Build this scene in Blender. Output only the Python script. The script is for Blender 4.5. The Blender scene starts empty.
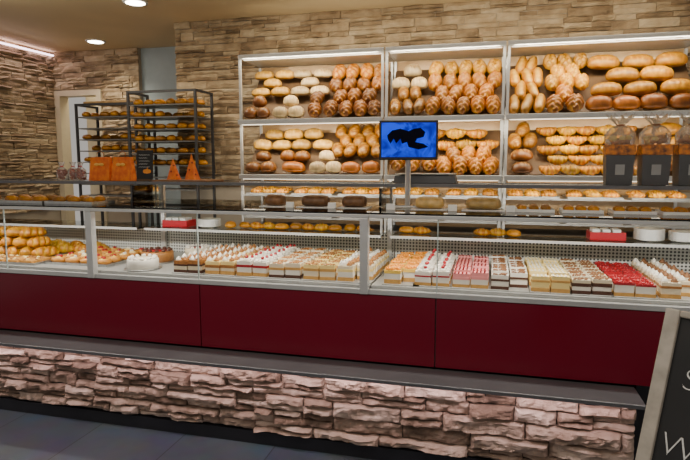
import bpy, math, random
from mathutils import Vector, Matrix, noise
R = random.Random(7)
SC = bpy.context.scene
COL = SC.collection

# ------------------------------------------------------------ materials
def M(name, c, rough=.5, metal=0, emis=None, es=0, nz=0, ns=12, bump=0, bs=40, c2=None, coat=0, spec=None):
    m = bpy.data.materials.new(name); m.use_nodes = True
    nt = m.node_tree; b = nt.nodes['Principled BSDF']
    b.inputs['Base Color'].default_value = (*c, 1)
    b.inputs['Roughness'].default_value = rough
    b.inputs['Metallic'].default_value = metal
    if coat: b.inputs['Coat Weight'].default_value = coat
    if spec is not None: b.inputs['Specular IOR Level'].default_value = spec
    if emis: 
        b.inputs['Emission Color'].default_value = (*emis, 1); b.inputs['Emission Strength'].default_value = es
    if nz or c2 or bump:
        tc = nt.nodes.new('ShaderNodeTexCoord')
    if nz or c2:
        n = nt.nodes.new('ShaderNodeTexNoise'); n.inputs['Scale'].default_value = ns; n.inputs['Detail'].default_value = 5
        nt.links.new(tc.outputs['Object'], n.inputs['Vector'])
        r = nt.nodes.new('ShaderNodeValToRGB')
        d = c2 if c2 else tuple(max(0, x*(1-nz)) for x in c)
        r.color_ramp.elements[0].position = .35; r.color_ramp.elements[1].position = .65
        r.color_ramp.elements[0].color = (*d, 1); r.color_ramp.elements[1].color = (*c, 1)
        nt.links.new(n.outputs['Fac'], r.inputs['Fac']); nt.links.new(r.outputs['Color'], b.inputs['Base Color'])
    return m

def glassmat(name, tint=(.97, .99, .98), k=1.0, rough=.02, diff=0):
    m = bpy.data.materials.new(name); m.use_nodes = True; nt = m.node_tree
    nt.nodes.clear()
    o = nt.nodes.new('ShaderNodeOutputMaterial'); mx = nt.nodes.new('ShaderNodeMixShader')
    t = nt.nodes.new('ShaderNodeBsdfTransparent'); g = nt.nodes.new('ShaderNodeBsdfGlossy')
    t.inputs['Color'].default_value = (*tint, 1); g.inputs['Roughness'].default_value = rough
    f = nt.nodes.new('ShaderNodeFresnel'); f.inputs['IOR'].default_value = 1.45
    mu = nt.nodes.new('ShaderNodeMath'); mu.operation = 'MULTIPLY'; mu.inputs[1].default_value = k
    nt.links.new(f.outputs[0], mu.inputs[0]); nt.links.new(mu.outputs[0], mx.inputs[0])
    nt.links.new(t.outputs[0], mx.inputs[1]); nt.links.new(g.outputs[0], mx.inputs[2])
    out = mx
    if diff:
        d = nt.nodes.new('ShaderNodeBsdfTranslucent'); d.inputs[0].default_value = (.9, .9, .9, 1)
        m2 = nt.nodes.new('ShaderNodeMixShader'); m2.inputs[0].default_value = diff
        nt.links.new(mx.outputs[0], m2.inputs[1]); nt.links.new(d.outputs[0], m2.inputs[2]); out = m2
    nt.links.new(out.outputs[0], o.inputs[0])
    return m

def stonemat(name, ramp, bump=.6):
    m = bpy.data.materials.new(name); m.use_nodes = True; nt = m.node_tree; b = nt.nodes['Principled BSDF']
    b.inputs['Roughness'].default_value = .85
    geo = nt.nodes.new('ShaderNodeNewGeometry'); tc = nt.nodes.new('ShaderNodeTexCoord')
    n = nt.nodes.new('ShaderNodeTexNoise'); n.inputs['Scale'].default_value = 9; n.inputs['Detail'].default_value = 8
    nt.links.new(tc.outputs['Object'], n.inputs['Vector'])
    a = nt.nodes.new('ShaderNodeMath'); a.operation = 'MULTIPLY_ADD'; a.inputs[1].default_value = .9; 
    nt.links.new(n.outputs['Fac'], a.inputs[0])
    s = nt.nodes.new('ShaderNodeMath'); s.operation = 'MULTIPLY_ADD'; s.inputs[1].default_value = .5; s.inputs[2].default_value = -.2
    nt.links.new(geo.outputs['Random Per Island'], s.inputs[0]); nt.links.new(s.outputs[0], a.inputs[2])
    r = nt.nodes.new('ShaderNodeValToRGB'); els = r.color_ramp.elements
    while len(els) < len(ramp): els.new(.5)
    for e, (p, c) in zip(els, ramp): e.position = p; e.color = (*c, 1)
    nt.links.new(a.outputs[0], r.inputs['Fac']); nt.links.new(r.outputs['Color'], b.inputs['Base Color'])
    n2 = nt.nodes.new('ShaderNodeTexNoise'); n2.inputs['Scale'].default_value = 45; n2.inputs['Detail'].default_value = 8
    mp = nt.nodes.new('ShaderNodeMapping'); mp.inputs['Scale'].default_value = (.5, 1, 1.6)
    nt.links.new(tc.outputs['Object'], mp.inputs['Vector']); nt.links.new(mp.outputs[0], n2.inputs['Vector'])
    bp = nt.nodes.new('ShaderNodeBump'); bp.inputs['Strength'].default_value = bump; bp.inputs['Distance'].default_value = .012
    nt.links.new(n2.outputs['Fac'], bp.inputs['Height']); nt.links.new(bp.outputs['Normal'], b.inputs['Normal'])
    return m

def breadmat():
    m = bpy.data.materials.new('bread_crust'); m.use_nodes = True; nt = m.node_tree; b = nt.nodes['Principled BSDF']
    at = nt.nodes.new('ShaderNodeVertexColor'); at.layer_name = 'Col'
    tc = nt.nodes.new('ShaderNodeTexCoord'); n = nt.nodes.new('ShaderNodeTexNoise'); n.inputs['Scale'].default_value = 22; n.inputs['Detail'].default_value = 6
    nt.links.new(tc.outputs['Object'], n.inputs['Vector'])
    oi = nt.nodes.new('ShaderNodeObjectInfo')
    mr = nt.nodes.new('ShaderNodeMapRange'); mr.inputs[3].default_value = .6; mr.inputs[4].default_value = 1.12
    mr.inputs[1].default_value = .3; mr.inputs[2].default_value = .7
    nt.links.new(n.outputs['Fac'], mr.inputs[0])
    m2 = nt.nodes.new('ShaderNodeMapRange'); m2.inputs[3].default_value = .5; m2.inputs[4].default_value = 1.08
    nt.links.new(oi.outputs['Random'], m2.inputs[0])
    mu = nt.nodes.new('ShaderNodeMath'); mu.operation = 'MULTIPLY'
    nt.links.new(mr.outputs[0], mu.inputs[0]); nt.links.new(m2.outputs[0], mu.inputs[1])
    vm = nt.nodes.new('ShaderNodeVectorMath'); vm.operation = 'SCALE'
    nt.links.new(at.outputs['Color'], vm.inputs[0]); nt.links.new(mu.outputs[0], vm.inputs['Scale'])
    hs = nt.nodes.new('ShaderNodeHueSaturation'); hs.inputs['Saturation'].default_value = 1.2
    nt.links.new(vm.outputs[0], hs.inputs['Color'])
    nt.links.new(hs.outputs[0], b.inputs['Base Color']); b.inputs['Roughness'].default_value = .42
    bp = nt.nodes.new('ShaderNodeBump'); bp.inputs['Strength'].default_value = .35; bp.inputs['Distance'].default_value = .006
    nt.links.new(n.outputs['Fac'], bp.inputs['Height']); nt.links.new(bp.outputs['Normal'], b.inputs['Normal'])
    return m

BREAD = breadmat()
STEEL = M('brushed_steel', (.52, .52, .51), .32, .9, nz=.12, ns=30)
LEDGE = M('ledge_steel', (.20, .20, .215), .33, .55, nz=.15, ns=5)
CHROME = M('satin_aluminium', (.62, .62, .61), .38, .6, nz=.08)
DSTEEL = M('dark_steel', (.16, .16, .17), .4, .6, nz=.15, ns=6)
BLACK = M('black_metal', (.03, .03, .033), .45, .3, nz=.2)
PLINTH = M('plinth_black', (.015, .015, .02), .5, nz=.2)
RED = M('red_glass_panel', (.17, .006, .020), .2, 0, nz=.06, ns=2, spec=.3)
WHITE = M('white_enamel', (.78, .78, .76), .35, nz=.04)
DECKM = M('deck_steel', (.42, .42, .40), .4, .3, nz=.1)
GLASST = glassmat('shelf_glass', (.90, .95, .93), k=1.0)
GEDGE = M('glass_edge', (.45, .52, .50), .2, nz=.1)
LED = M('led_strip_warm', (1, 1, 1), .5, emis=(1, .86, .64), es=2.2)
LEDW = M('led_strip_white', (1, 1, 1), .5, emis=(1, .97, .9), es=5)
LEDP = M('led_strip_pink', (1, 1, 1), .5, emis=(1, .72, .85), es=6)
STONE = stonemat('ledge_stone', [(0, (.10, .065, .038)), (.35, (.29, .205, .12)), (.6, (.44, .335, .21)), (1, (.60, .49, .34))], .9)
STONEB = stonemat('ledge_stone_base', [(0, (.06, .037, .027)), (.3, (.22, .145, .105)), (.55, (.42, .30, .235)), (1, (.66, .53, .45))], .9)

def perf():
    m = bpy.data.materials.new('perforated_vent'); m.use_nodes = True; nt = m.node_tree; b = nt.nodes['Principled BSDF']
    tc = nt.nodes.new('ShaderNodeTexCoord'); mp = nt.nodes.new('ShaderNodeMapping'); mp.inputs['Rotation'].default_value = (math.pi/2, 0, 0)
    nt.links.new(tc.outputs['Object'], mp.inputs[0])
    v = nt.nodes.new('ShaderNodeTexVoronoi'); v.inputs['Scale'].default_value = 45; v.inputs['Randomness'].default_value = 0
    v.voronoi_dimensions = '2D'
    nt.links.new(mp.outputs[0], v.inputs['Vector'])
    r = nt.nodes.new('ShaderNodeValToRGB'); r.color_ramp.elements[0].position = .28; r.color_ramp.elements[1].position = .36
    r.color_ramp.elements[0].color = (.06, .06, .06, 1); r.color_ramp.elements[1].color = (.7, .7, .66, 1)
    nt.links.new(v.outputs['Distance'], r.inputs[0]); nt.links.new(r.outputs[0], b.inputs['Base Color'])
    return m
PERF = perf()

# ------------------------------------------------------------ mesh builder
class MB:
    def __init__(s): s.v = []; s.f = []; s.m = []; s.sm = []
    def add(s, vs, fs, mi=0, smooth=False):
        o = len(s.v); s.v += [tuple(v) for v in vs]
        for f in fs: s.f.append([i+o for i in f]); s.m.append(mi); s.sm.append(smooth)
    def box(s, x0, y0, z0, x1, y1, z1, mi=0):
        s.add([(x0,y0,z0),(x1,y0,z0),(x1,y1,z0),(x0,y1,z0),(x0,y0,z1),(x1,y0,z1),(x1,y1,z1),(x0,y1,z1)],
              [(3,2,1,0),(4,5,6,7),(0,1,5,4),(1,2,6,5),(2,3,7,6),(3,0,4,7)], mi); return s
    def tbox(s, w0, d0, w1, d1, z0, z1, mi=0):
        s.add([(-w0,-d0,z0),(w0,-d0,z0),(w0,d0,z0),(-w0,d0,z0),(-w1,-d1,z1),(w1,-d1,z1),(w1,d1,z1),(-w1,d1,z1)],
              [(3,2,1,0),(4,5,6,7),(0,1,5,4),(1,2,6,5),(2,3,7,6),(3,0,4,7)], mi); return s
    def lathe(s, prof, cx=0, cy=0, n=20, mi=0, smooth=True):
        vs = []; fs = []
        for r, z in prof:
            for k in range(n):
                a = 2*math.pi*k/n; vs.append((cx+r*math.cos(a), cy+r*math.sin(a), z))
        for i in range(len(prof)-1):
            for k in range(n):
                a = i*n+k; b = i*n+(k+1) % n; fs.append((a, b, b+n, a+n))
        fs.append(tuple(range(n-1, -1, -1))); fs.append(tuple(range((len(prof)-1)*n, len(prof)*n)))
        s.add(vs, fs, mi, smooth); return s
    def ball(s, cx, cy, cz, rx, ry, rz, mi=0, n=8, h=6):
        vs = [(cx, cy, cz-rz)]; fs = []
        for i in range(1, h):
            p = -math.pi/2+math.pi*i/h
            for k in range(n):
                a = 2*math.pi*k/n; vs.append((cx+rx*math.cos(p)*math.cos(a), cy+ry*math.cos(p)*math.sin(a), cz+rz*math.sin(p)))
        vs.append((cx, cy, cz+rz)); L = len(vs)-1
        for k in range(n):
            fs.append((0, 1+(k+1) % n, 1+k)); fs.append((L, L-n+k, L-n+(k+1) % n))
        for i in range(h-2):
            for k in range(n):
                a = 1+i*n+k; b = 1+i*n+(k+1) % n; fs.append((a, b, b+n, a+n))
        s.add(vs, fs, mi, True); return s
    def tube(s, pts, r, n=8, mi=0):
        P = [Vector(p) for p in pts]; vs = []; fs = []
        for i, p in enumerate(P):
            d = (P[min(i+1, len(P)-1)]-P[max(i-1, 0)]).normalized()
            u = d.cross(Vector((0, 0, 1)) if abs(d.z) < .9 else Vector((1, 0, 0))).normalized(); w = d.cross(u)
            for k in range(n):
                a = 2*math.pi*k/n; vs.append(p+u*r*math.cos(a)+w*r*math.sin(a))
        for i in range(len(P)-1):
            for k in range(n):
                a = i*n+k; b = i*n+(k+1) % n; fs.append((a, b, b+n, a+n))
        fs.append(tuple(range(n))); fs.append(tuple(range((len(P)-1)*n, len(P)*n)))
        s.add(vs, fs, mi, True); return s
    def prism(s, prof, x0, x1, mi=0):
        n = len(prof); vs = [(x0, y, z) for y, z in prof]+[(x1, y, z) for y, z in prof]
        fs = [(i, (i+1) % n, (i+1) % n+n, i+n) for i in range(n)]+[tuple(range(n-1, -1, -1)), tuple(range(n, 2*n))]
        s.add(vs, fs, mi); return s
    def mesh(s, name, mats):
        me = bpy.data.meshes.new(name); me.from_pydata(s.v, [], s.f)
        for m in (mats if isinstance(mats, (list, tuple)) else [mats]): me.materials.append(m)
        me.polygons.foreach_set('material_index', s.m); me.polygons.foreach_set('use_smooth', s.sm)
        me.update(); return me

def obj(name, me, loc=(0, 0, 0), rot=(0, 0, 0), parent=None, label=None, cat=None, group=None, kind=None, bevel=0):
    o = bpy.data.objects.new(name, me); COL.objects.link(o); o.location = loc; o.rotation_euler = rot
    if parent: o.parent = parent
    if label: o['label'] = label
    if cat: o['category'] = cat
    if group: o['group'] = group
    if kind: o['kind'] = kind
    if bevel:
        b = o.modifiers.new('bevel', 'BEVEL'); b.width = bevel; b.segments = 2; b.limit_method = 'ANGLE'
    return o
def root(name, label, cat, loc=(0, 0, 0), rot=(0, 0, 0), group=None):
    return obj(name, None, loc, rot, None, label, cat, group)
def part(name, mb, mats, parent, bevel=0, loc=(0, 0, 0), rot=(0, 0, 0), label=None):
    return obj(name, mb.mesh(name, mats), loc, rot, parent, label, bevel=bevel)

# ------------------------------------------------------------ stone cladding
def stones(mb, x0, x1, z0, z1, y, rh=(.04, .085), ln=(.14, .42), dep=.035, res=.03, seed=1, mi=0):
    rr = random.Random(seed); z = z0
    def stone(a, b, c, d):
        g = .0025; a += g; b -= g; c += g; d -= g
        nx = max(2, int((b-a)/res)); nz = max(2, int((d-c)/res*1.4)); base = rr.uniform(.25, 1)*dep
        tilt = rr.uniform(-.3, .3)*dep; sd = rr.uniform(0, 100); vs = []; fs = []
        for j in range(nz+1):
            for i in range(nx+1):
                u = i/nx; w = j/nz
                px = a+(b-a)*u; pz = c+(d-c)*w
                e = min(u, 1-u, 1)*(b-a); f = min(w, 1-w)*(d-c)
                rnd = min(1, min(e, f)/.012)
                nn = noise.noise(Vector((px*9+sd, pz*16, sd)))*.45+noise.noise(Vector((px*30+sd, pz*45, sd)))*.28
                dy = base+tilt*(u-.5)+nn*dep*.9
                dy = dy*(.55+.45*rnd)
                px += noise.noise(Vector((pz*30, sd, u*3)))*.006*(1 if 0 < i < nx else .6)
                pz += noise.noise(Vector((px*14, sd+9, w)))*.006
                vs.append((px, y-max(.002, dy), pz))
        W = nx+1
        for j in range(nz):
            for i in range(nx):
                p = j*W+i; fs.append((p, p+1, p+W+1, p+W))
        ring = [i for i in range(W)]+[j*W+nx for j in range(1, nz+1)]+[nz*W+i for i in range(nx-1, -1, -1)]+[j*W for j in range(nz-1, 0, -1)]
        o = len(vs)
        for r in ring: vs.append((vs[r][0], y, vs[r][2]))
        for k in range(len(ring)):
            k2 = (k+1) % len(ring); fs.append((ring[k2], ring[k], o+k, o+k2))
        mb.add(vs, fs, mi, False)
    while z < z1-.02:
        h = rr.uniform(*rh)
        if z+h > z1-.025: h = z1-z
        x = x0-rr.uniform(0, .2)
        while x < x1:
            l = rr.uniform(*ln); a = max(x, x0); b = min(x+l, x1)
            if x1-b < .06: b = x1; l = 99
            if b-a > .02:
                if h > .055 and rr.random() < .45:
                    sp = rr.uniform(.35, .65); mid = a+(b-a)*rr.uniform(.35, .65)
                    stone(a, b, z, z+h*sp)
                    if b-a > .25: stone(a, mid, z+h*sp, z+h); stone(mid, b, z+h*sp, z+h)
                    else: stone(a, b, z+h*sp, z+h)
                else: stone(a, b, z, z+h)
            x += l
        z += h

def struct(name, mb, mats, loc=(0, 0, 0), rot=(0, 0, 0)):
    return obj(name, mb.mesh(name, mats), loc, rot, kind='structure')

# ------------------------------------------------------------ room
CEIL = 3.1
def floormat():
    m = bpy.data.materials.new('slate_tiles'); m.use_nodes = True; nt = m.node_tree; b = nt.nodes['Principled BSDF']
    tc = nt.nodes.new('ShaderNodeTexCoord'); br = nt.nodes.new('ShaderNodeTexBrick'); br.offset = 0
    br.inputs['Scale'].default_value = 1; br.inputs['Brick Width'].default_value = .6; br.inputs['Row Height'].default_value = .6
    br.inputs['Mortar Size'].default_value = .004
    br.inputs['Color1'].default_value = (.10, .12, .155, 1); br.inputs['Color2'].default_value = (.075, .093, .125, 1); br.inputs['Mortar'].default_value = (.04, .04, .045, 1)
    n = nt.nodes.new('ShaderNodeTexNoise'); n.inputs['Scale'].default_value = 6; n.inputs['Detail'].default_value = 8
    mx = nt.nodes.new('ShaderNodeMix'); mx.data_type = 'RGBA'; mx.blend_type = 'MULTIPLY'; mx.inputs[0].default_value = .6
    nt.links.new(tc.outputs['Object'], br.inputs['Vector']); nt.links.new(tc.outputs['Object'], n.inputs['Vector'])
    nt.links.new(br.outputs['Color'], mx.inputs[6]); nt.links.new(n.outputs['Color'], mx.inputs[7]); nt.links.new(mx.outputs[2], b.inputs['Base Color'])
    b.inputs['Roughness'].default_value = .45
    bp = nt.nodes.new('ShaderNodeBump'); bp.inputs['Strength'].default_value = .3; nt.links.new(n.outputs['Fac'], bp.inputs['Height']); nt.links.new(bp.outputs['Normal'], b.inputs['Normal'])
    return m
struct('floor', MB().box(-6, -1.5, -.1, 3, 8, 0), floormat())
struct('ceiling', MB().box(-6, -1.5, CEIL, 3, 8, CEIL+.1), M('ceiling_paint', (.76, .60, .36), .7, nz=.05, ns=3))
PLAST = M('plaster_grey_blue', (.38, .46, .50), .7, nz=.06)
PLASW = M('plaster_warm', (.42, .36, .28), .8, nz=.06)
mb = MB(); mb.box(-3.12, 5.2, 0, 2.6, 6.18, CEIL, 1); stones(mb, -3.12, 2.6, 1.45, CEIL, 5.2, res=.045, seed=3, dep=.05)
struct('wall_back', mb, [STONE, PLASW])
mb = MB(); mb.box(-4.2, 6.2, 0, -3.0, 6.3, CEIL, 0); struct('wall_recess', mb, [PLAST])
mb = MB(); mb.box(-5.5, 6.15, 2.63, -4.2, 6.3, CEIL, 1); mb.box(-4.75, 6.15, 0, -4.2, 6.3, 2.63, 1)
stones(mb, -5.46, -4.2, 2.63, CEIL, 6.15, seed=5, res=.05, dep=.045, ln=(.12, .3)); stones(mb, -4.75, -4.2, 1.2, 2.63, 6.15, seed=6, res=.05, dep=.045, ln=(.12, .3))
struct('wall_far', mb, [STONE, PLASW])
mb = MB(); mb.box(0, 0, 0, 3.2, .1, CEIL, 1); stones(mb, 0, 3.15, 1.1, CEIL, 0, seed=8, res=.05, dep=.045, ln=(.15, .4), rh=(.035, .07))
struct('wall_left', mb, [STONE, PLASW], (-5.46, 3.0, 0), (0, 0, math.pi/2))
CREAM = M('door_cream', (.62, .54, .38), .5, nz=.05)
mb = MB(); mb.box(-5.44, 6.12, 0, -5.36, 6.28, 2.62, 0); mb.box(-4.82, 6.12, 0, -4.75, 6.28, 2.62, 0); mb.box(-5.36, 6.12, 2.55, -4.82, 6.28, 2.62, 0)
struct('trim_1', mb, [CREAM])
struct('door_1', MB().box(-5.36, 6.6, 0, -4.7, 6.65, 2.7), M('backroom_cream', (.62, .54, .38), .7, nz=.1))
obj('cove_light', MB().box(-5.42, 4.4, 3.045, -5.39, 6.1, 3.06).mesh('cove_light', LEDP), label='pinkish white LED strip along stone wall top', cat='light')
def downlight(x, y):
    r = root('downlight', 'round recessed ceiling spotlight with white ring', 'ceiling light', (x, y, CEIL), group='recessed ceiling spotlights')
    part('ring', MB().lathe([(.085, -.012), (.105, -.012), (.11, 0), (.085, 0)], n=28), WHITE, r)
    part('lamp_disc', MB().lathe([(.083, -.014), (.083, -.002)], n=28), M('downlight_glow', (1, 1, 1), emis=(1, .92, .75), es=22), r)
downlight(-3.05, 4.45); downlight(-4.45, 5.7)

# ------------------------------------------------------------ counter base
CF = 3.0; XL = -4.0; XR = 1.7
ctr = root('shop_counter', 'long counter with red glass front and stacked stone base', 'counter', (0, 0, 0))
mb = MB(); mb.box(XL, 2.99, .08, .76, 3.9, .53, 1); stones(mb, XL, .755, .085, .525, 2.99, rh=(.05, .095), ln=(.16, .5), dep=.07, res=.016, seed=21)
part('stone_base', mb, [STONEB, PLINTH], ctr, label='rough stacked ledge stone cladding')
part('plinth', MB().box(XL, 2.96, 0, .74, 3.85, .078), PLINTH, ctr)
part('plinth', MB().box(.78, 3.1, 0, XR, 3.85, .53), PLINTH, ctr)
part('bag_ledge', MB().box(XL, 2.765, .535, .745, 3.0, .556), LEDGE, ctr, bevel=.003, label='brushed steel bag ledge')
part('led_strip', MB().box(XL, 2.86, .527, .7, 2.875, .534), LEDP, ctr)
for a, b in zip([XL, -1.69, -.26], [-1.696, -.266, XR]):
    part('front_panel', MB().box(a, CF, .565, b, CF+.025, .954), RED, ctr, bevel=.002, label='glossy dark red glass front panel')
part('counter_body', MB().box(XL, CF+.03, .56, XR, 3.88, .955), DSTEEL, ctr)

# ------------------------------------------------------------ display cases
DECK = 1.0; TOP = 1.41; BACK = 3.86; UP = 1.56
def case(x0, x1, posts, edges):
    r = root('glass_display_case', 'refrigerated glass pastry case with aluminium posts', 'display case', (x0, CF, .957), group='glass cases on the counter')
    w = x1-x0; z = -.957; y = -CF
    part('deck', MB().box(.004, .035, .002, w-.004, BACK+y, DECK+z), DECKM, r, label='pale steel display deck')
    part('front_trim', MB().box(0, -.006, .001, w, .03, .026), CHROME, r)
    part('back_panel', MB().box(.004, BACK+y, 0, w-.004, BACK+y+.02, 1.2+z), PERF, r, label='white perforated air vent panel')
    for e in edges: part('glass_edge', MB().box(e-x0-.003, .004, .027, e-x0+.003, .012, TOP+z-.023), GEDGE, r)
    part('top_glass', MB().box(.004, .0, TOP+z-.002, w-.004, BACK+y, TOP+z+.006), GLASST, r)
    part('mid_shelf', MB().box(.03, .50, 1.215+z, w-.03, .84, 1.225+z), GLASST, r)
    part('shelf_edge', MB().box(.03, .494, 1.211+z, w-.03, .499, 1.228+z), CHROME, r)
    part('front_rail', MB().box(.0, -.012, TOP+z-.022, w, .02, TOP+z-.003), CHROME, r, bevel=.002)
    part('light_strip', MB().box(.05, .03, TOP+z-.02, w-.05, .05, TOP+z-.008), LEDW, r)
    part('rear_rail', MB().box(.0, .46, UP+z-.020, w, .48, UP+z+.002), DSTEEL, r, bevel=.002)
    part('upper_shelf', MB().box(.004, .482, UP+z-.008, w-.004, .80, UP+z), GLASST, r)
    part('rear_rail', MB().box(.0, .801, UP+z-.02, w, .82, UP+z+.002), DSTEEL, r)
    for px in posts:
        p = px-x0
        part('post', MB().box(p-.024, -.014, .0, p+.024, .03, TOP+z-.023), CHROME, r, bevel=.003)
        part('side_arm', MB().box(p-.02, .031, TOP+z-.03, p+.02, .85, TOP+z-.004), CHROME, r, bevel=.003)
        part('rear_post', MB().box(p-.015, .822, .0, p+.015, .85, UP+z), CHROME, r)
        part('shelf_bracket', MB().box(p-.008, .465, TOP+z+.008, p+.008, .80, UP+z-.03), GLASST, r)
case(-4.0, -2.432, [-2.458], [-3.13]); case(-2.43, -.637, [-.665], [-1.70]); case(-.635, 1.6, [], [-.26])

# ------------------------------------------------------------ breads
def lerp(a, b, t): return tuple(x+(y-x)*t for x, y in zip(a, b))
def colmesh(name, vs, fs, cols):
    mb = MB(); mb.add(vs, fs, 0, True); me = mb.mesh(name, BREAD)
    ca = me.color_attributes.new('Col', 'FLOAT_COLOR', 'POINT')
    for i, c in enumerate(cols): ca.data[i].color = c
    return me
def loaf_mesh(name, L, W, H, style, hi, lo, n=4, seed=0, nu=30, nv=18, p=3.2):
    vs = []; fs = []; cols = []
    if style == 'braid': nu, nv = 44, 24
    for i in range(nu+1):
        s = -1+2*i/nu; s = math.sin(s*math.pi/2)*.999; r = max(.0, 1-abs(s)**p)**(1/2)
        if style == 'braid': r = max(0, 1-abs(s)**2.3)**.5
        for k in range(nv):
            t = 2*math.pi*k/nv; c = math.cos(t); sn = math.sin(t); top = max(0, sn)
            mod = 1; m = .5+.5*noise.noise(Vector((s*3+seed, c*2, sn*2)))
            if style == 'braid':
                ph = math.pi*n*s/2+(math.pi/2 if c > 0 else 0)+abs(c)*1.3
                g = abs(math.sin(ph))**.7; mod = .66+.40*g
                mod -= .22*math.exp(-(c/.14)**2)*top; m = g
            elif style == 'score':
                ph = (s*n*1.0+c*.45)*math.pi; g = abs(math.sin(ph))
                cut = max(0, 1-g*2.6)*top*(1 if abs(s) < .82 else 0)
                mod = 1-.12*cut; m = m*.7+.3-cut*1.1
            elif style == 'crack':
                q = noise.noise(Vector((s*L*26+seed, c*2.2, sn*2.2+seed))); cut = max(0, 1-abs(q)*6)*top
                mod = 1-.07*cut; m = cut
            elif style == 'long':
                cut = math.exp(-(c/.2)**2)*top*(1 if abs(s) < .85 else 0); mod = 1-.15*cut; m = m*.6+.4-cut
            elif style == 'plain': m = m*.5+top*.5
            mod *= 1+.04*noise.noise(Vector((s*4+seed, c*1.5, sn*1.5)))
            x = s*L/2; y = c*W/2*r*mod; z = H*.36+(H*.64*sn if sn > 0 else H*.36*sn)*(r**.8)*(mod if sn > 0 else 1)
            vs.append((x, y, max(0, z))); cols.append((*lerp(lo, hi, max(0, min(1, m))), 1))
    for i in range(nu):
        for k in range(nv):
            a = i*nv+k; b = i*nv+(k+1) % nv; fs.append((a, a+nv, b+nv, b))
    fs.append(tuple(range(nv))); fs.append(tuple(range(nu*nv+nv-1, nu*nv-1, -1)))
    return colmesh(name, vs, fs, cols)
def croissant_mesh(L, T, hi, lo, seed=0):
    nu, nv = 36, 12; vs = []; fs = []; cols = []
    for i in range(nu+1):
        s = -1+2*i/nu; a = s*1.35; Rr = L/2
        cx = Rr*math.sin(a); cy = Rr*(1-math.cos(a)); g = abs(math.sin(s*3.5*math.pi))**.7
        rad = T/2*(1-.82*abs(s)**1.7)*(.76+.28*g)
        for k in range(nv):
            t = 2*math.pi*k/nv; rr = rad*math.cos(t)
            vs.append((cx-math.sin(a)*rr, cy+math.cos(a)*rr, max(0, T*.36+rad*.95*math.sin(t)*(1 if math.sin(t) > 0 else .8)-.3*(T/2-rad))))
            cols.append((*lerp(lo, hi, g), 1))
    for i in range(nu):
        for k in range(nv):
            a = i*nv+k; b = i*nv+(k+1) % nv; fs.append((a, b, b+nv, a+nv))
    fs.append(tuple(range(nv))); fs.append(tuple(range(nu*nv+nv-1, nu*nv-1, -1)))
    return colmesh('croissant', vs, fs, cols)
FL = (.70, .55, .34)
def K(name, lab, L, W, H, style, hi, lo, n, seed, ax, p=3.2): return (loaf_mesh(name, L, W, H, style, hi, lo, n, seed, p=p), name, lab, L, W, ax, H)
KIND = {
 'braid':  K('braided_bread', 'glossy golden brown braided bread loaf', .20, .125, .10, 'braid', (.42, .125, .012), (.82, .46, .11), 4, 1, 'y'),
 'braid2': K('braided_bread', 'shiny yellow golden braided bread', .18, .12, .095, 'braid', (.62, .27, .025), (.90, .60, .17), 4, 2, 'y'),
 'dbraid': K('braided_bread', 'dark brown braided bread loaf', .18, .12, .095, 'braid', (.17, .05, .01), (.58, .28, .08), 4, 3, 'y'),
 'flour':  K('floured_loaf', 'pale flour dusted crusty bread loaf', .20, .135, .10, 'crack', (.38, .17, .055), FL, 4, 4, 'x', 2.4),
 'pale':   K('farmhouse_loaf', 'light golden farmhouse loaf with slashes', .22, .14, .10, 'score', (.56, .29, .075), (.80, .58, .28), 3, 5, 'x', 2.6),
 'rye':    K('rye_loaf', 'dark rye loaf with cracked crust', .17, .15, .095, 'crack', (.56, .36, .18), (.19, .07, .022), 4, 6, 'x', 2.2),
 'gold':   K('country_loaf', 'large golden brown country loaf with slashes', .29, .15, .12, 'score', (.38, .12, .012), (.84, .52, .17), 3, 7, 'x', 2.6),
 'brown':  K('country_loaf', 'smooth reddish brown oval bread loaf', .22, .14, .11, 'plain', (.27, .075, .013), (.44, .15, .03), 4, 8, 'x', 2.5),
 'bag':    K('baguette', 'short crusty baguette with long slash', .23, .09, .08, 'long', (.42, .15, .025), (.80, .54, .22), 4, 9, 'y'),
 'seed':   K('seeded_loaf', 'seeded brown bread loaf', .17, .11, .09, 'crack', (.66, .44, .19), (.30, .12, .03), 4, 11, 'y', 2.4),
}
CRB = [croissant_mesh(.17, .095, (.44, .14, .012), (.82, .46, .10)), croissant_mesh(.16, .10, (.62, .28, .025), (.90, .60, .16))]
CRS = [croissant_mesh(.115, .06, (.46, .155, .016), (.82, .46, .10)), croissant_mesh(.11, .065, (.60, .26, .03), (.88, .56, .16))]
rolls = [loaf_mesh('bread_roll', .085, .08, .055, 'plain', (.48, .17, .02), (.70, .36, .08), 3, 12, 12, 12, 2.2),
         loaf_mesh('bread_roll', .11, .06, .048, 'score', (.42, .13, .015), (.78, .44, .11), 2, 13, 14, 12, 2.2),
         loaf_mesh('bread_roll', .10, .07, .05, 'score', (.38, .12, .015), (.76, .41, .10), 4, 14, 14, 12, 2.2)]

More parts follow.
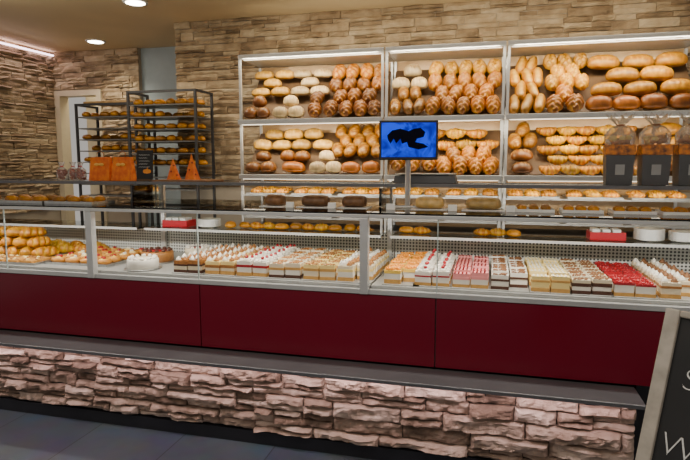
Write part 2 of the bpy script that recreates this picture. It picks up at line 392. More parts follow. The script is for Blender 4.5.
def fill(x0, x1, kind, y0, z0, ang, SL, group):
    if kind == 'crs': me, nm, lab, L, W, ax, H = CRB[0], 'croissant', 'golden brown crescent croissant', .165, .125, 'x', .085
    else: me, nm, lab, L, W, ax, H = KIND[kind]
    rise = SL*math.sin(ang); tn = math.tan(ang)
    if ax == 'x':
        nx = max(1, round((x1-x0)/(L*1.0))); nr = max(1, round(rise/(H*.96))); px = (x1-x0)/nx
        for r in range(nr):
            zz = z0+r*rise/nr; st = r % 2 and nx > 1
            for i in range(nx-(1 if st else 0)):
                x = x0+(i+.5+(.5 if st else 0))*px+R.uniform(-.010, .010)
                mm = CRB[(i+r) % 2] if kind == 'crs' else me
                tilt = .12 if kind != 'crs' else .75
                o = obj(nm, mm, (x, y0+(zz-z0)/tn-W*.46+(.0 if r else .02), zz+.005), (tilt+R.uniform(-.05, .08), R.uniform(-.05, .05), R.uniform(-.22, .22)), label=lab, cat='bread', group=group)
                s = min(1.03, px/L)*R.uniform(.93, 1.01); o.scale = (s, s, min(1.12, rise/nr/H)*R.uniform(.95, 1.05))
    else:
        tl = math.radians(44); st_h = L*math.sin(tl)*.80
        nx = max(1, round((x1-x0)/(W*1.04))); nr = max(1, round((rise)/st_h)); px = (x1-x0)/nx
        for r in range(nr):
            zz = z0+(r+.5)*rise/nr; st = r % 2 and nx > 1
            for i in range(nx-(1 if st else 0)):
                x = x0+(i+.5+(.5 if st else 0))*px+R.uniform(-.006, .006)
                m = Matrix.Rotation(tl+R.uniform(-.06, .06), 3, 'X') @ Matrix.Rotation(R.uniform(-.28, .28)+math.pi/2, 3, 'Z')
                o = obj(nm, me, (x, y0+(zz-z0)/tn-.062, zz-.01), m.to_euler(), label=lab, cat='bread', group=group)
                o.scale = (R.uniform(.92, 1.0), min(1.05, px/W)*.97, R.uniform(.95, 1.08))

UNITS = [(-2.175, -.872), (-.858, .098), (.112, 1.50)]
YF = 4.66
WOODS = M('rack_wood_dark', (.13, .07, .03), .6, nz=.3, ns=8)  # dark brown puts shade into the gaps between loaves on the rack boards
BACKTONE = M('back_panel_lit_tone', (.33, .20, .085), .3, .2, nz=.1, ns=2)  # warm light of a mirrored back and dark gaps, put into the colour
ANA, ANB = math.radians(52), math.radians(49)
def unit(i, x0, x1):
    w = x1-x0
    r = root('bread_display_rack', 'tall lit bakery rack with slanted shelves and chrome frame', 'bread rack', (x0, YF, 1.0), group='bread racks along the stone wall')
    z = -1.0
    part('back_panel', MB().box(.01, .47, 0, w-.01, .485, 2.6+z), BACKTONE, r)
    for zz, an in ((2.08, ANA), (1.60, ANB)):
        d = .56 if zz > 2 else .50; c, s = math.cos(an), math.sin(an)
        part('slanted_shelf', MB().prism([(.10, zz+z), (.10+d*c, zz+z+d*s), (.10+d*c+.01, zz+z+d*s-.008), (.11, zz+z-.008)], .015, w-.015), WOODS, r)
        part('shelf_board', MB().box(.015, .009, zz+z-.02, w-.015, .10, zz+z-.006), WOODS, r)
        part('shelf_lip', MB().box(.0, -.05, zz+z-.045, w+.0, .008, zz+z-.005), CHROME, r, bevel=.003, label='brushed metal shelf lip')
        part('led_strip', MB().box(.03, -.03, zz+z-.05, w-.03, -.01, zz+z-.046), LED, r)
    part('lower_shelf', MB().box(.015, 0, 1.2+z, w-.015, .46, 1.215+z), STEEL, r)
    part('lower_shelf', MB().box(.015, 0, 1.40+z, w-.015, .46, 1.41+z), STEEL, r)
    part('base_cabinet', MB().box(.0, -.02, -.98, w, .46, 1.12+z), DSTEEL, r)
    part('top_rail', MB().box(0, -.02, 2.60+z, w, .02, 2.64+z), CHROME, r, bevel=.003)
    part('top_panel', MB().box(.0, .02, 2.61+z, w, .48, 2.625+z), CHROME, r)
    part('led_strip', MB().box(.03, .03, 2.60+z, w-.03, .05, 2.608+z), LED, r)
    for px in (.0, w-.02):
        part('upright', MB().box(px, -.01, .121, px+.02, .012, 2.6+z), CHROME, r)
        part('rear_upright', MB().box(px, .44, .121, px+.02, .468, 2.6+z), CHROME, r)
for i, (a, b) in enumerate(UNITS): unit(i, a, b)
A = (YF+.09, 2.085, ANA, .46); B = (YF+.09, 1.605, ANB, .40)
def seg(unit_i, f0, f1, kind, tier, u0=0, u1=1):
    x0, x1 = UNITS[unit_i]; w = x1-x0-.05; x0 += .025
    y0, z0, an, rs = tier
    fill(x0+w*f0, x0+w*f1, kind, y0+u0*rs/math.tan(an), z0+u0*rs, an, (u1-u0)*rs/math.sin(an), 'loaves on the slanted rack shelves')
seg(0, 0, .21, 'rye', A, 0, .45); seg(0, .21, .46, 'flour', A, 0, .45); seg(0, 0, .30, 'pale', A, .45, 1); seg(0, .30, .60, 'flour', A, .45, 1)
seg(0, .46, .60, 'dbraid', A, 0, .45); seg(0, .60, 1, 'dbraid', A, 0, .72); seg(0, .60, 1, 'braid', A, .72, 1)
seg(1, 0, .34, 'seed', A, 0, .5); seg(1, 0, .34, 'flour', A, .5, 1); seg(1, .34, 1, 'braid', A, 0, .7); seg(1, .34, 1, 'braid2', A, .7, 1)
seg(2, 0, .20, 'bag', A, 0, 1); seg(2, .20, .42, 'braid', A, .0, .4); seg(2, .20, .45, 'braid2', A, .4, 1); seg(2, .45, 1, 'gold', A, .25, 1); seg(2, .42, 1, 'brown', A, 0, .25)
seg(0, 0, .24, 'rye', B, 0, .5); seg(0, .24, .48, 'brown', B, 0, .25); seg(0, .24, .48, 'rye', B, .25, .5); seg(0, 0, .62, 'pale', B, .5, 1); seg(0, .48, .72, 'flour', B, 0, .5)
seg(0, .72, 1, 'brown', B, 0, .25); seg(0, .62, 1, 'seed', B, .35, 1)
seg(1, 0, .45, 'braid', B, 0, .4); seg(1, 0, 1, 'crs', B, .5, 1); seg(1, .45, 1, 'braid', B, 0, .45)
seg(2, 0, .18, 'rye', B, 0, .5); seg(2, 0, .18, 'seed', B, .5, 1); seg(2, .18, .75, 'crs', B, .0, 1)
seg(2, .75, 1, 'braid', B, 0, .4); seg(2, .75, 1, 'gold', B, .45, 1)
def tray(x, y, z, w, d, mat=STEEL, lab='shallow steel baking tray'):
    mb = MB(); mb.box(-w/2, -d/2, 0, w/2, d/2, .004)
    mb.box(-w/2, -d/2, .004, w/2, -d/2+.005, .016); mb.box(-w/2, d/2-.005, .004, w/2, d/2, .016)
    mb.box(-w/2, -d/2+.005, .004, -w/2+.005, d/2-.005, .016); mb.box(w/2-.005, -d/2+.005, .004, w/2, d/2-.005, .016)
    return obj('baking_tray', mb.mesh('baking_tray', mat), (x, y, z), label=lab, cat='tray', group='serving trays')
def roll(x, y, z, k=None, lab='small golden brown bread roll', grp='bread rolls', s=1):
    k = R.randrange(3) if k is None else k
    o = obj('bread_roll', rolls[k], (x, y, z), (0, 0, R.uniform(-.5, .5)), label=lab, cat='bread roll', group=grp); o.scale = (s, s, s); return o
for (a, b) in UNITS:
    n = 3 if b-a > 1.2 else 2
    for t in range(n):
        cx = a+(b-a)*(t+.5)/n; tw = (b-a)/n-.06
        for zz in (1.216, 1.411):
            tray(cx, YF+.2, zz, tw, .34)
            m = int(tw/.115)
            for j in range(2):
                for q in range(m): 
                    X = cx-tw/2+.065+q*(tw-.13)/(m-1); Y = YF+.10+j*.12
                    if zz > 1.3: o = obj('croissant', CRS[q % 2], (X, Y, zz+.006+j*.012), (.3*j, 0, R.uniform(-.3, .3)), label='golden brown crescent croissant', cat='bread', group='pastries on the lower rack shelves')
                    else: roll(X, Y, zz+.006+j*.012, t % 3, grp='pastries on the lower rack shelves', s=1.1)

# ------------------------------------------------------------ cake slices
C = lambda n, c, r=.5, **k: M(n, c, r, **k)
cCREAM = C('cream', (.70, .60, .42)); cWHITE = C('whipped_cream', (.76, .71, .62)); cSP = C('sponge', (.55, .30, .08), .8, nz=.15, ns=60)
cCH = C('chocolate_sponge', (.08, .028, .012), .6, nz=.2, ns=60); cRED = C('red_jelly', (.33, .015, .02), .15); cPINK = C('pink_cream', (.76, .29, .28)); cYEL = C('yellow_cream', (.80, .52, .09), .4)
cOR = C('orange_glaze', (.80, .30, .03), .2); cCAR = C('caramel', (.38, .155, .035), .4, nz=.3, ns=60); cPALE = C('vanilla_cream', (.80, .62, .24)); cNUT = C('nut_brown', (.22, .09, .03), .6, nz=.3, ns=80)
CM = [cCREAM, cWHITE, cSP, cCH, cRED, cPINK, cYEL, cOR, cCAR, cPALE, cNUT]
ix = {n: i for i, n in enumerate(['cr', 'wh', 'sp', 'ch', 're', 'pi', 'ye', 'or', 'ca', 'pa', 'nu'])}
def slice_mesh(layers, top, w=.094, d=.052):
    mb = MB(); z = 0; k = 0
    for h, c in layers:
        h *= 1.5
        e = .002 if k % 2 else 0; mb.box(-w/2+e, -d/2+e, z, w/2-e, d/2-e, z+h, ix[c]); z += h; k += 1
    t, c = top
    if t == 'swirl':
        for X in (-w*.28, w*.2): mb.lathe([(.016, z), (.019, z+.007), (.013, z+.011), (.014, z+.015), (.007, z+.020), (.002, z+.028)], X, 0, 10, ix['wh'] if X < 0 else ix[c])
    elif t == 'fruit':
        for q in range(5): mb.ball(-w*.36+q*w*.18, R.uniform(-.012, .012), z+.007, .012, .012, .011, ix[c], 8, 5)
    elif t == 'berry':
        mb.lathe([(.018, z), (.020, z+.007), (.012, z+.014), (.004, z+.016)], w*.1, 0, 10, ix['wh']); mb.ball(w*.1, 0, z+.022, .011, .011, .011, ix[c])
        mb.ball(-w*.25, 0, z+.004, .016, .02, .010, ix['wh'])
    elif t == 'crumb':
        for q in range(12): mb.ball(R.uniform(-w*.4, w*.4), R.uniform(-d*.36, d*.36), z+.002, .008, .008, .006, ix[c], 6, 4)
    elif t == 'stripe':
        for q in range(4): mb.box(-w*.42+q*w*.22, -d*.48, z, -w*.42+q*w*.22+w*.09, d*.48, z+.003, ix[c])
    return mb.mesh('cake_slice', CM)
G = [
 (-1.92, [(.012,'ch'),(.016,'cr'),(.008,'ch'),(.014,'ca')], ('swirl','ca'), 'chocolate and cream cake slice with caramel swirls'),
 (-1.70, [(.014,'sp'),(.012,'cr'),(.012,'ca'),(.014,'pa')], ('swirl','ca'), 'sponge cake slice with caramel and cream dots'),
 (-1.485, [(.014,'sp'),(.02,'wh'),(.01,'re'),(.014,'wh')], ('berry','re'), 'white cream cake slice with red berries'),
 (-1.275, [(.012,'ch'),(.02,'wh'),(.01,'sp'),(.016,'cr')], ('crumb','ca'), 'whipped cream cake slice with brown sprinkles'),
 (-1.06, [(.012,'sp'),(.02,'cr'),(.01,'sp'),(.014,'pa')], ('crumb','ca'), 'cream layer cake slice with caramel topping'),
 (-.85, [(.014,'sp'),(.02,'wh'),(.01,'pa'),(.012,'cr')], ('swirl','ca'), 'vanilla cream cake slice with caramel swirls'),
 (-.575, [(.016,'sp'),(.022,'wh'),(.012,'ye')], ('fruit','or'), 'orange fruit cream cake slice'),
 (-.40, [(.012,'sp'),(.022,'wh'),(.006,'re'),(.016,'wh')], ('berry','re'), 'white cream cake slice with red berry'),
 (-.19, [(.012,'sp'),(.018,'wh'),(.01,'pi'),(.014,'pi')], ('stripe','re'), 'pink strawberry cream cake slice with red stripes'),
 (.02, [(.012,'ch'),(.02,'wh'),(.008,'ch'),(.016,'wh')], ('crumb','nu'), 'white cream slice with dark sponge and shavings'),
 (.225, [(.014,'sp'),(.022,'pa'),(.008,'sp'),(.014,'pa')], ('stripe','wh'), 'pale yellow cheese cream cake slice'),
 (.43, [(.012,'ch'),(.014,'wh'),(.012,'ch'),(.012,'cr')], ('crumb','nu'), 'dark and white layered chocolate cake slice'),
 (.635, [(.012,'sp'),(.026,'wh'),(.008,'re')], ('crumb','re'), 'red fruit glazed cream cake slice'),
 (.85, [(.014,'sp'),(.02,'cr'),(.008,'ca'),(.012,'cr')], ('swirl','nu'), 'cream cake slice with nut brown swirls'),
]
for gi, (x0, lay, top, lab) in enumerate(G):
    me = slice_mesh(lay, top)
    for c in range(2):
        for r in range(9):
            y = 3.10+r*.072
            if r < 2 and R.random() < .12: continue
            o = obj('cake_slice', me, (x0+c*.1+.055+R.uniform(-.002, .002), y+R.uniform(-.004, .004), DECK+.007), (0, 0, R.uniform(-.07, .07)), label=lab, cat='cake slice', group='rows of cake slices in the glass case')
            o.scale = (1, 1, R.uniform(.93, 1.07))
    mb = MB().box(-.105, -.33, 0, .105, .33, .005)
    obj('cake_board', mb.mesh('cake_board', DECKM), (x0+.105, 3.39, DECK+.001), label='thin steel board under rows of cake slices', cat='tray', group='boards under cakes')

def round_cake(x, y, rad, h, mside, mtop, mdot, lab, z=DECK):
    r = root('round_cake', lab, 'cake', (x, y, z+.001))
    part('cake_plate', MB().lathe([(rad+.01, 0), (rad+.018, .006), (rad+.01, .008)], n=32), STEEL, r)
    part('cake_body', MB().lathe([(rad, .009), (rad, .008+h*.9), (rad*.95, .008+h), (rad*.3, .009+h)], n=32), mside, r)
    mb = MB()
    for k in range(12):
        a = k*math.pi/6; mb.ball(math.cos(a)*rad*.8, math.sin(a)*rad*.8, .014+h, .015, .015, .012)
    part('cream_dots', mb, mdot, r)
    part('topping', MB().lathe([(rad*.62, .009+h), (rad*.6, .014+h)], n=24), mtop, r)
round_cake(-2.19, 3.16, .10, .06, cWHITE, cCREAM, cWHITE, 'white cream round cake on steel plate')
round_cake(-2.25, 3.42, .11, .07, cCAR, cRED, cCH, 'chocolate round cake with red glaze')
round_cake(-2.05, 3.62, .09, .07, cCREAM, cRED, cWHITE, 'cream round cake with red topping')
def danish_mesh(c1, seed):
    mb = MB(); rr = random.Random(seed)
    pr = [(.036, 0), (.046, .006), (.048, .014), (.040, .022), (.028, .018), (.026, .016)]
    mb.lathe(pr, n=14, mi=0); mb.lathe([(.026, .015), (.022, .021), (.008, .025)], n=12, mi=1)
    for k in range(4):
        a = rr.uniform(0, 6); mb.ball(math.cos(a)*.012, math.sin(a)*.012, .025, .008, .008, .006, 2, 7, 5)
    return mb.mesh('fruit_danish', [C('pastry_gold', (.58, .24, .035), .4, nz=.25, ns=50), c1, cRED if seed % 2 else cWHITE])
DM = [danish_mesh(cYEL, 1), danish_mesh(cPALE, 2), danish_mesh(cOR, 3)]
tray(-2.70, 3.42, DECK+.001, .50, .56)
for j in range(5):
    for i in range(4):
        o = obj('fruit_danish', DM[(i+j*2+(j % 2)) % 3], (-2.88+i*.118, 3.2+j*.108, DECK+.007), (0, 0, R.uniform(0, 3)), label='round golden danish pastry with yellow fruit filling', cat='pastry', group='danish pastries on a tray'); o.scale = (1.15, 1.1, 1.7)
tray(-3.3, 3.165, DECK+.001, .66, .20)
for j in range(2):
    for i in range(5):
        mb = MB(); mb.tbox(.056, .044, .052, .040, 0, .022, 0)
        for q in range(9): mb.ball(R.uniform(-.045, .045), R.uniform(-.032, .032), .024, .012, .010, .006, 1+q % 2, 7, 4)
        obj('flatbread_slice', mb.mesh('flatbread_slice', [C('flatbread', (.50, .23, .04), .7, nz=.2), cCAR, cPALE]), (-3.55+i*.125, 3.12+j*.093, DECK+.007), (0, 0, R.uniform(-.06, .06)), label='savoury flatbread piece with melted cheese', cat='pastry', group='flatbread pieces on a tray', bevel=.003)
mel = loaf_mesh('long_loaf', .19, .095, .08, 'braid', (.52, .18, .012), (.88, .52, .11), 4, 31, p=2.4)
mel2 = loaf_mesh('long_loaf', .19, .09, .08, 'score', (.40, .13, .012), (.80, .48, .12), 3, 33, p=2.4)
for lay, n in ((0, 5), (1, 4), (2, 3)):
    for i in range(n):
        obj('long_loaf', mel if (i+lay) % 3 else mel2, (-3.64+.06*lay+i*.12, 3.38+.01*lay, DECK+.003+lay*.070), (0, 0, math.pi/2-.35+R.uniform(-.3, .3)), label='glossy golden small loaf in a heap', cat='bread', group='heap of golden loaves in the case')
for i in range(5):
    for j in range(2):
        obj('croissant', CRB[(i+j) % 2], (-3.68+i*.17, 3.56+.15*j, DECK+.003), (0, 0, R.uniform(-.5, .5)), label='golden crescent croissant in the glass case', cat='bread', group='croissants in the case')

# ------------------------------------------------------------ mid shelf things
def plates(x, y, z, n):
    pm = MB().lathe([(.045, 0), (.055, .003), (.085, .011), (.084, .013), (.05, .0055)], n=28).mesh('plate', M('porcelain', (.85, .85, .83), .15, nz=.02))
    for k in range(n):
        obj('plate', pm, (x, y, z+k*.0068), label='white porcelain plate in a stack', cat='plate', group='stacked plates on glass shelf')
plates(-1.98, 3.68, 1.226, 8); plates(.94, 3.67, 1.226, 10); plates(1.13, 3.67, 1.226, 8)
REDP = M('red_plastic', (.45, .01, .02), .3, nz=.05)
def basket(x, lab):
    r = root('serving_basket', lab, 'basket', (x, 3.67, 1.226))
    mb = MB(); mb.box(-.10, -.07, 0, .10, .07, .004); mb.box(-.10, -.07, .004, .10, -.062, .05); mb.box(-.10, .062, .004, .10, .07, .05); mb.box(-.10, -.062, .004, -.092, .062, .05); mb.box(.092, -.062, .004, .10, .062, .05)
    part('basket_body', mb, REDP, r, bevel=.002)
    mb = MB()
    for k in range(3): mb.box(-.085+k*.058, -.05, .006, -.04+k*.058, .05, .066)
    part('paper_packets', mb, WHITE, r, bevel=.003)
basket(-2.22, 'red plastic basket holding white packets'); basket(.70, 'red plastic basket holding white packets')
for i in range(24):
    x = -1.80+i*.098
    if abs(x+.665) < .07: continue
    if x > -.45 and (i // 3) % 2: continue
    if i % 4 < 2: roll(x, 3.66+.03*(i % 2), 1.2255, i % 3, 'golden pastry on the glass shelf', 'pastries on the glass shelf', .95)
    else: obj('croissant', CRS[i % 2], (x, 3.66, 1.2255), (0, 0, R.uniform(-.4, .4)), label='small golden croissant on the glass shelf', cat='bread', group='pastries on the glass shelf')

def loafcake(x, y, w, mat, lab):
    r = root('loaf_cake', lab, 'cake', (x, y, TOP+.0065), group='loaf cakes on the counter glass')
    part('cake_board', MB().box(-w/2-.02, -.07, 0, w/2+.02, .07, .004), WHITE, r)
    me = loaf_mesh('cake_body', w, .11, .075, 'long', *mat, 3, 5, p=6)
    obj('cake_body', me, (0, 0, .004), parent=r)
DK = ((.16, .06, .025), (.50, .32, .18)); PL = ((.66, .42, .15), (.84, .70, .46))
for x, w, m, l in ((-1.32, .13, DK, 'small dark brown loaf cake'), (-1.05, .18, DK, 'dark brown loaf cake on white board'), (-.80, .15, DK, 'small dark brown loaf cake'),
                   (-.34, .17, PL, 'pale golden loaf cake on white board'), (-.03, .20, PL, 'pale golden loaf cake on white board')):
    loafcake(x, 3.33, w, m, l)
for x in (.25, .50, .76, 1.0):
    tray(x, 3.33, TOP+.0065, .21, .16, WHITE, 'small white tray with pale cookies')
    for k in range(6):
        roll(x-.065+(k % 3)*.065, 3.30+(k//3)*.065, TOP+.0115, 0, 'small pale round cookie', 'cookies on white trays', .6)
for x in (-3.65, -3.15, -2.75):
    tray(x, 3.28, TOP+.0065, .38, .24)
    for k in range(6):
        roll(x-.12+(k % 3)*.12, 3.22+(k//3)*.11, TOP+.0115, 1+k % 2, 'flat brown pastry stick', 'pastries on counter top trays', .95)
CARD = M('price_card_white', (.80, .80, .77), .6, nz=.02)
for x in (-1.19, -.92, -.56, -.2, .12):
    mb = MB(); mb.add([(-.025, 0, 0), (.025, 0, 0), (.025, .012, .035), (-.025, .012, .035), (-.025, .024, 0), (.025, .024, 0)], [(0, 1, 2, 3), (3, 2, 5, 4)])
    obj('price_card', mb.mesh('price_card', CARD), (x, 3.23, TOP+.007), label='small blank folded white price card', cat='price card', group='price cards')

# ------------------------------------------------------------ upper shelf things
UZ = UP+.001
ORG = M('orange_paper', (.85, .22, .012), .5, nz=.25, ns=25, c2=(.66, .10, .005))
GREYB = M('dark_grey_card', (.09, .09, .095), .5, nz=.1)
CELLO = glassmat('cellophane', (.93, .93, .93), 2.0, .2, .22)
PK = M('candied_pink', (.60, .22, .16), .5, nz=.5, ns=70)
for x, w in ((-2.83, .175), (-2.64, .175)):
    r = root('gift_bag', 'orange paper gift bag with folded top and cord handle', 'gift bag', (x, 3.62, UZ), (0, 0, R.uniform(-.1, .1)), 'orange gift bags')
    part('bag_body', MB().tbox(w/2, .04, w/2-.006, .012, 0, .175), ORG, r, bevel=.003)
    part('handle', MB().tube([(-.03, -.008, .174), (-.028, -.008, .205), (0, -.008, .22), (.028, -.008, .205), (.03, -.008, .174)], .003), M('cord', (.35, .12, .03), .8, nz=.1), r)
    mb = MB(); mb.ball(-.02, 0, .0, .022, .004, .012); mb.ball(.02, 0, .0, .022, .004, .012); mb.ball(0, 0, 0, .008, .006, .008)
    part('bow', mb, M('ribbon_gold', (.9, .5, .1), .4, nz=.1), r, loc=(0, -.030, .12))
for k, x in enumerate((-3.17, -3.085, -3.0)):
    r = root('sweets_bag', 'clear cellophane bag of pink sweets tied on top', 'sweets', (x, 3.60+.02*(k % 2), UZ), group='cellophane sweets bags')
    mb = MB()
    for q in range(26): mb.ball(R.uniform(-.024, .024), R.uniform(-.02, .02), .012+R.uniform(0, .07), .011, .011, .011, 0, 6, 5)
    part('sweets', mb, PK, r)
    part('wrapper', MB().lathe([(.036, .0005), (.042, .03), (.038, .08), (.01, .105), (.026, .14)], n=14), CELLO, r)
    part('tie', MB().lathe([(.013, .102), (.013, .109)], n=12), REDP, r)
r = root('menu_chalkboard', 'small black chalkboard standing on a wood foot', 'chalkboard', (-2.45, 3.60, UZ), (-.1, 0, .1))
part('board', MB().box(-.062, -.006, .012, .062, .006, .225), M('slate_black', (.012, .012, .012), .6, nz=.2), r, bevel=.002)
part('foot', MB().box(-.05, -.03, 0, .05, .03, .012), WOODS, r)
def text_part(s, size, parent, loc, rot, mat, name='chalk_lettering', shear=.12, off=0):
    cu = bpy.data.curves.new('t', 'FONT'); cu.body = s; cu.size = size; cu.extrude = .0006; cu.shear = shear; cu.offset = off
    o = bpy.data.objects.new('t', cu); COL.objects.link(o); bpy.context.view_layer.update()
    me = bpy.data.meshes.new_from_object(o.evaluated_get(bpy.context.evaluated_depsgraph_get())); bpy.data.objects.remove(o)
    me.materials.clear(); me.materials.append(mat)
    return obj(name, me, loc, rot, parent)
CHALK = M('chalk_white', (.80, .80, .77), .9, nz=.25, ns=60)
mb = MB()
mb.ball(0, 0, 0, .022, .003, .018); mb.ball(-.018, 0, 0, .014, .003, .015); mb.ball(.018, 0, 0, .014, .003, .015); mb.tube([(0, 0, .016), (.004, 0, .03)], .003)
part('pumpkin_drawing', mb, M('orange_chalk', (.85, .3, .05), .8, nz=.1), r, loc=(.02, -.008, .07))
mb = MB()
for k in range(5): mb.tube([(-.045+.006*q, -.007, .19-.022*k+.003*math.sin(q*2.1+k)) for q in range(15-3*(k % 2))], .0012, 5)
part('chalk_scribble', mb, CHALK, r)
obj('serving_board', MB().box(-.25, -.14, 0, .17, .14, .012).mesh('serving_board', M('board_brown', (.28, .13, .05), .5, nz=.3)), (-2.07, 3.63, UZ), label='brown wooden serving board', cat='board', bevel=.004)
for x, h, w in ((-2.22, .155, .062), (-2.07, .185, .068)):
    r = root('folded_napkin', 'orange patterned paper folded to a pointed cone', 'napkin', (x, 3.61, UZ+.0125), (0, 0, R.uniform(-.4, .4)), 'orange folded paper cones')
    mb = MB(); n = 10; vs = [(0, 0, h)]+[(w*math.cos(a*2*math.pi/n)*(1.0 if a % 2 else .72), .75*w*math.sin(a*2*math.pi/n)*(1.0 if a % 2 else .72), 0) for a in range(n)]
    mb.add(vs, [(0, 1+i, 1+(i+1) % n) for i in range(n)]); part('paper_cone', mb, ORG, r)
    mb = MB()
    for q in range(7):
        a = q*2.4; zz = .2+.09*q; mb.ball(math.cos(a)*w*.72*(1-zz), math.sin(a)*w*.55*(1-zz), h*zz, .008, .008, .007, 0, 6, 5)
    part('paper_dots', mb, M('paper_dark_red', (.30, .04, .02), .6, nz=.1), r)
BAND = M('patterned_band', (.80, .26, .03), .5, ns=38, c2=(.16, .06, .03))
for k, x in enumerate((.74, .93, 1.12)):
    r = root('gift_box', 'dark grey carton with orange treats under cellophane', 'gift box', (x, 3.63, UZ), (0, 0, R.uniform(-.06, .06)), 'wrapped treat cartons')
    part('carton', MB().tbox(.070, .052, .078, .058, 0, .175), GREYB, r, bevel=.002)
    part('printed_band', MB().tbox(.0785, .0585, .082, .06, .176, .235), BAND, r, bevel=.002, label='orange and brown patterned band')
    mb = MB()
    for q in range(14): mb.ball(R.uniform(-.05, .05), R.uniform(-.033, .033), .248+R.uniform(0, .03), .02, .018, .016, q % 2, 8, 6)
    part('treats', mb, [C('treat_brown', (.50, .24, .09), .5, nz=.2), cPALE], r)
    mb = MB(); n = 18; vs = []; fs = []
    for z, rad in ((.236, .080), (.27, .084), (.305, .075), (.335, .05), (.35, .02), (.365, .035), (.405, .08)):
        for i in range(n):
            a = 2*math.pi*i/n; q = rad*(1+.14*((-1)**i) * (1 if z > .3 else .2)); vs.append((q*math.cos(a), q*.75*math.sin(a), z+(.014*((-1)**i) if z > .4 else 0)))
    for j in range(6):
        for i in range(n): fs.append((j*n+i, j*n+(i+1) % n, (j+1)*n+(i+1) % n, (j+1)*n+i))
    mb.add(vs, fs, 0, False); part('cellophane', mb, CELLO, r)
    part('label_tag', MB().box(-.025, -.001, -.03, .025, .001, .03), C('label_grey', (.34, .34, .34), .4, nz=.1), r, loc=(0, -.0575, .09), rot=(.03, 0, 0))
    part('ribbon', MB().lathe([(.022, .344), (.022, .354)], n=12), C('ribbon_brown', (.25, .1, .04), .6, nz=.1), r)
def screenmat():
    m = bpy.data.materials.new('blue_screen'); m.use_nodes = True; nt = m.node_tree; b = nt.nodes['Principled BSDF']
    tc = nt.nodes.new('ShaderNodeTexCoord'); v = nt.nodes.new('ShaderNodeTexNoise'); v.inputs['Scale'].default_value = 9; v.inputs['Detail'].default_value = 2; v.inputs['Distortion'].default_value = 1.5
    nt.links.new(tc.outputs['Object'], v.inputs['Vector'])
    r = nt.nodes.new('ShaderNodeValToRGB'); e = r.color_ramp.elements; e[0].position = .38; e[0].color = (.0, .008, .35, 1); e[1].position = .62; e[1].color = (.004, .06, 1, 1)
    nt.links.new(v.outputs['Fac'], r.inputs[0]); nt.links.new(r.outputs[0], b.inputs['Emission Color']); b.inputs['Emission Strength'].default_value = 1.1
    b.inputs['Base Color'].default_value = (0, 0, .02, 1); b.inputs['Roughness'].default_value = .35; b.inputs['Specular IOR Level'].default_value = .2
    return m
r = root('customer_monitor', 'small black monitor with bright blue screen on pole', 'monitor', (-.485, 3.42, TOP+.0065), (0, 0, .2))
part('base', MB().box(-.09, -.035, 0, .09, .035, .012), CHROME, r, bevel=.004)
part('pole', MB().tube([(0, 0, .012), (0, 0, .30)], .017, 14), CHROME, r)
part('casing', MB().box(-.178, -.02, .292, .178, .02, .53), BLACK, r, bevel=.006)
part('screen', MB().box(-.164, -.0235, .31, .164, -.0205, .516), screenmat(), r)
mb = MB(); DARKS = M('screen_silhouette', (.0, .0, .01), .5, nz=.1, spec=.1)
pts = [(-.13, .44), (-.10, .47), (-.05, .48), (.0, .465), (.03, .48), (.07, .485), (.10, .46), (.09, .43), (.05, .42), (.04, .40), (.09, .39), (.12, .37), (.06, .355), (.0, .37), (-.01, .40), (-.04, .39), (-.05, .42), (-.075, .39), (-.09, .42), (-.11, .39), (-.125, .415)]
mb.add([(x, -.0245, z) for x, z in pts], [tuple(range(len(pts)))]); part('screen_picture', mb, DARKS, r)
r = root('weighing_scale', 'dark shop scale with steel platter and keys', 'scale', (-.40, 3.66, UZ), (0, 0, .0))
part('scale_body', MB().tbox(.20, .11, .19, .10, 0, .05), GREYB, r, bevel=.004)
part('platter', MB().box(-.19, -.10, .056, .19, .11, .064), STEEL, r, bevel=.003)
part('feet', MB().box(-.15, -.08, .0505, .15, .08, .0555), BLACK, r)

# ------------------------------------------------------------ rolling tray racks in the passage
RACKM = M('rack_grey_metal', (.07, .07, .075), .45, .4, nz=.2)
TRAYM = M('tray_grey', (.20, .195, .19), .4, .5, nz=.15)
def rack(x0, x1, y, h, rolls_on, full):
    r = root('tray_rack', 'black metal tray rack holding fresh rolls', 'bakery rack', (x0, y, 0), group='black tray racks'); w = x1-x0
    for px in (0, w-.022):
        for py in (0, .32): part('upright', MB().box(px, py, .02, px+.022, py+.022, h), RACKM, r)
        part('top_frame', MB().box(px, 0.0, h, px+.022, .342, h+.022), RACKM, r)
    part('top_frame', MB().box(.022, 0, h, w-.022, .022, h+.022), RACKM, r)
    for k in range(8):
        z = h-.11-k*.115
        part('rack_shelf', MB().box(.024, .005, z-.010, w-.024, .33, z), TRAYM, r)
        if k in rolls_on:
            n = int((w-.1)/.10)
            for q in range(n):
                for j in range(2):
                    if R.random() < full: roll(x0+.075+q*(w-.15)/(n-1), y+.08+j*.13, z+.001, (k+q) % 3, grp='rolls on the tray rack', s=1.1)
    for px in (.05, w-.05): part('castor', MB().lathe([(.02, 0), (.02, .02)], px, .2, 12), BLACK, r)
rack(-4.16, -3.44, 4.95, 2.28, (0, 2, 3, 4), .85); rack(-3.40, -2.66, 4.75, 2.36, (0, 1, 2, 3, 4, 5), .9)
obj('wooden_tray', MB().box(-.26, -.16, 0, .26, .16, .02).mesh('wooden_tray', M('tray_wood', (.45, .28, .12), .6, nz=.3)), (-3.80, 5.12, 2.303), label='flat wooden tray lying on top of the rack', cat='tray', bevel=.004)

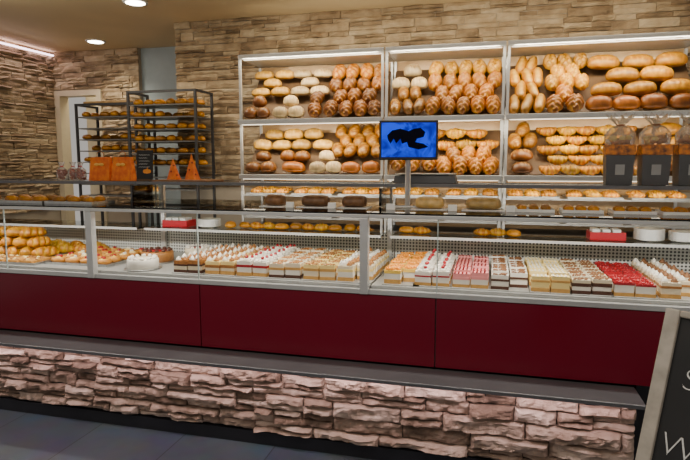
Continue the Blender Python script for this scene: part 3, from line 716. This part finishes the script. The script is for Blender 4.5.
# ------------------------------------------------------------ A-board sign
T = Vector((.495, 1.70, 1.281)); u = Vector((.187, .234, .955)).normalized(); h = Vector((.78, -.625, 0)).normalized()
H = 1.281/u.z; Wd = .60
base = T-u*H
yv = u.cross(h)
mat = Matrix(((h.x, yv.x, u.x), (h.y, yv.y, u.y), (h.z, yv.z, u.z)))
r = root('pavement_chalkboard', 'freestanding chalkboard sign with pale wooden frame and white writing', 'chalkboard sign', base, mat.to_euler())
fw = .038; FR = M('weathered_wood', (.50, .45, .38), .6, nz=.3, ns=20)
part('frame_rail', MB().box(0, -.015, .03, fw, .015, H), FR, r, bevel=.004)
part('frame_rail', MB().box(Wd-fw, -.015, .03, Wd, .015, H), FR, r, bevel=.004)
part('frame_rail', MB().box(fw, -.015, H-fw*.5, Wd-fw, .015, H), FR, r, bevel=.004)
part('frame_rail', MB().box(fw, -.015, .25, Wd-fw, .015, .25+fw), FR, r, bevel=.004)
part('board', MB().box(fw, -.004, .25+fw, Wd-fw, .008, H-fw*.5), M('chalkboard_black', (.014, .014, .015), .5, nz=.3), r)
text_part('S', .085, r, (.070, -.0055, H-.205), (math.pi/2, 0, 0), CHALK, off=-.0022)
text_part('Willkommen', .088, r, (.046, -.0055, H-.385), (math.pi/2, 0, 0), CHALK, off=-.0022)
for lx in (.05, Wd-.08):
    b2 = part('rear_leg', MB().box(.0, -.01, -1.28, .03, .01, 0), FR, r, loc=(lx, .025, H-.03)); b2.rotation_euler = (.50, 0, 0)

# ------------------------------------------------------------ lights
def area(name, loc, rot, sx, sy, e, col):
    l = bpy.data.lights.new(name, 'AREA'); l.shape = 'RECTANGLE'; l.size = sx; l.size_y = sy; l.energy = e; l.color = col
    o = bpy.data.objects.new(name, l); COL.objects.link(o); o.location = loc; o.rotation_euler = rot; return o
W1 = (1, .87, .65); W2 = (1, .95, .84)
area('overhead_fill', (-1, 1.2, 3.05), (0, 0, 0), 4, 1.5, 45, (1, .93, .84))  # soft overhead fill for general room light, no fixture modelled
for a, b in UNITS:
    c = (a+b)/2; w = b-a-.1
    area('rack_lamp', (c, YF-.05, 2.59), (math.radians(35), 0, 0), w, .05, 11*w, W1)
    area('rack_lamp', (c, YF-.06, 2.01), (math.radians(35), 0, 0), w, .05, 10*w, W1)
    area('rack_lamp', (c, YF-.05, 1.53), (math.radians(30), 0, 0), w, .05, 5*w, W1)
    area('stone_wall_fill', (c, 4.55, 3.0), (math.radians(25), 0, 0), w, .1, 6*w, W1)  # added fill brightening stone wall and ceiling above the racks
for a, b in ((-4, -2.43), (-2.43, -.66), (-.66, 1.5)):
    area('case_lamp', ((a+b)/2, 3.07, 1.375), (math.radians(28), 0, 0), b-a-.1, .03, 5*(b-a), W2)
area('ledge_lamp', (-1.5, 2.86, .525), (math.radians(12), 0, 0), 4.4, .03, 9, (1, .78, .78))
area('cove_lamp', (-5.3, 5.2, 3.0), (0, math.radians(-25), 0), .05, 1.6, 6, (1, .8, .8))
for x, y in ((-3.05, 4.45), (-4.45, 5.7)):
    l = bpy.data.lights.new('spot', 'SPOT'); l.energy = 55; l.spot_size = 2.2; l.spot_blend = .8; l.color = W1; l.shadow_soft_size = .06
    o = bpy.data.objects.new('spot_lamp', l); COL.objects.link(o); o.location = (x, y, CEIL-.03)
area('passage_fill', (-3.7, 3.9, 3.05), (math.radians(30), 0, 0), 1.4, .3, 10, W1)  # fill added so the dark tray racks and their rolls show
area('backroom_lamp', (-5.0, 6.45, 2.9), (0, 0, 0), .3, .2, 6, (1, .85, .6))
w = bpy.data.worlds.new('World'); SC.world = w; w.use_nodes = True
w.node_tree.nodes['Background'].inputs[0].default_value = (.90, .84, .77, 1); w.node_tree.nodes['Background'].inputs[1].default_value = .5

cam = bpy.data.cameras.new('cam'); cam.lens = 29.0; cam.sensor_width = 36; cam.clip_start = .05
co = bpy.data.objects.new('camera', cam); COL.objects.link(co); co.location = (0, 0, 1.68)
co.rotation_euler = (math.radians(90-6.7), 0, math.radians(14.5)); SC.camera = co
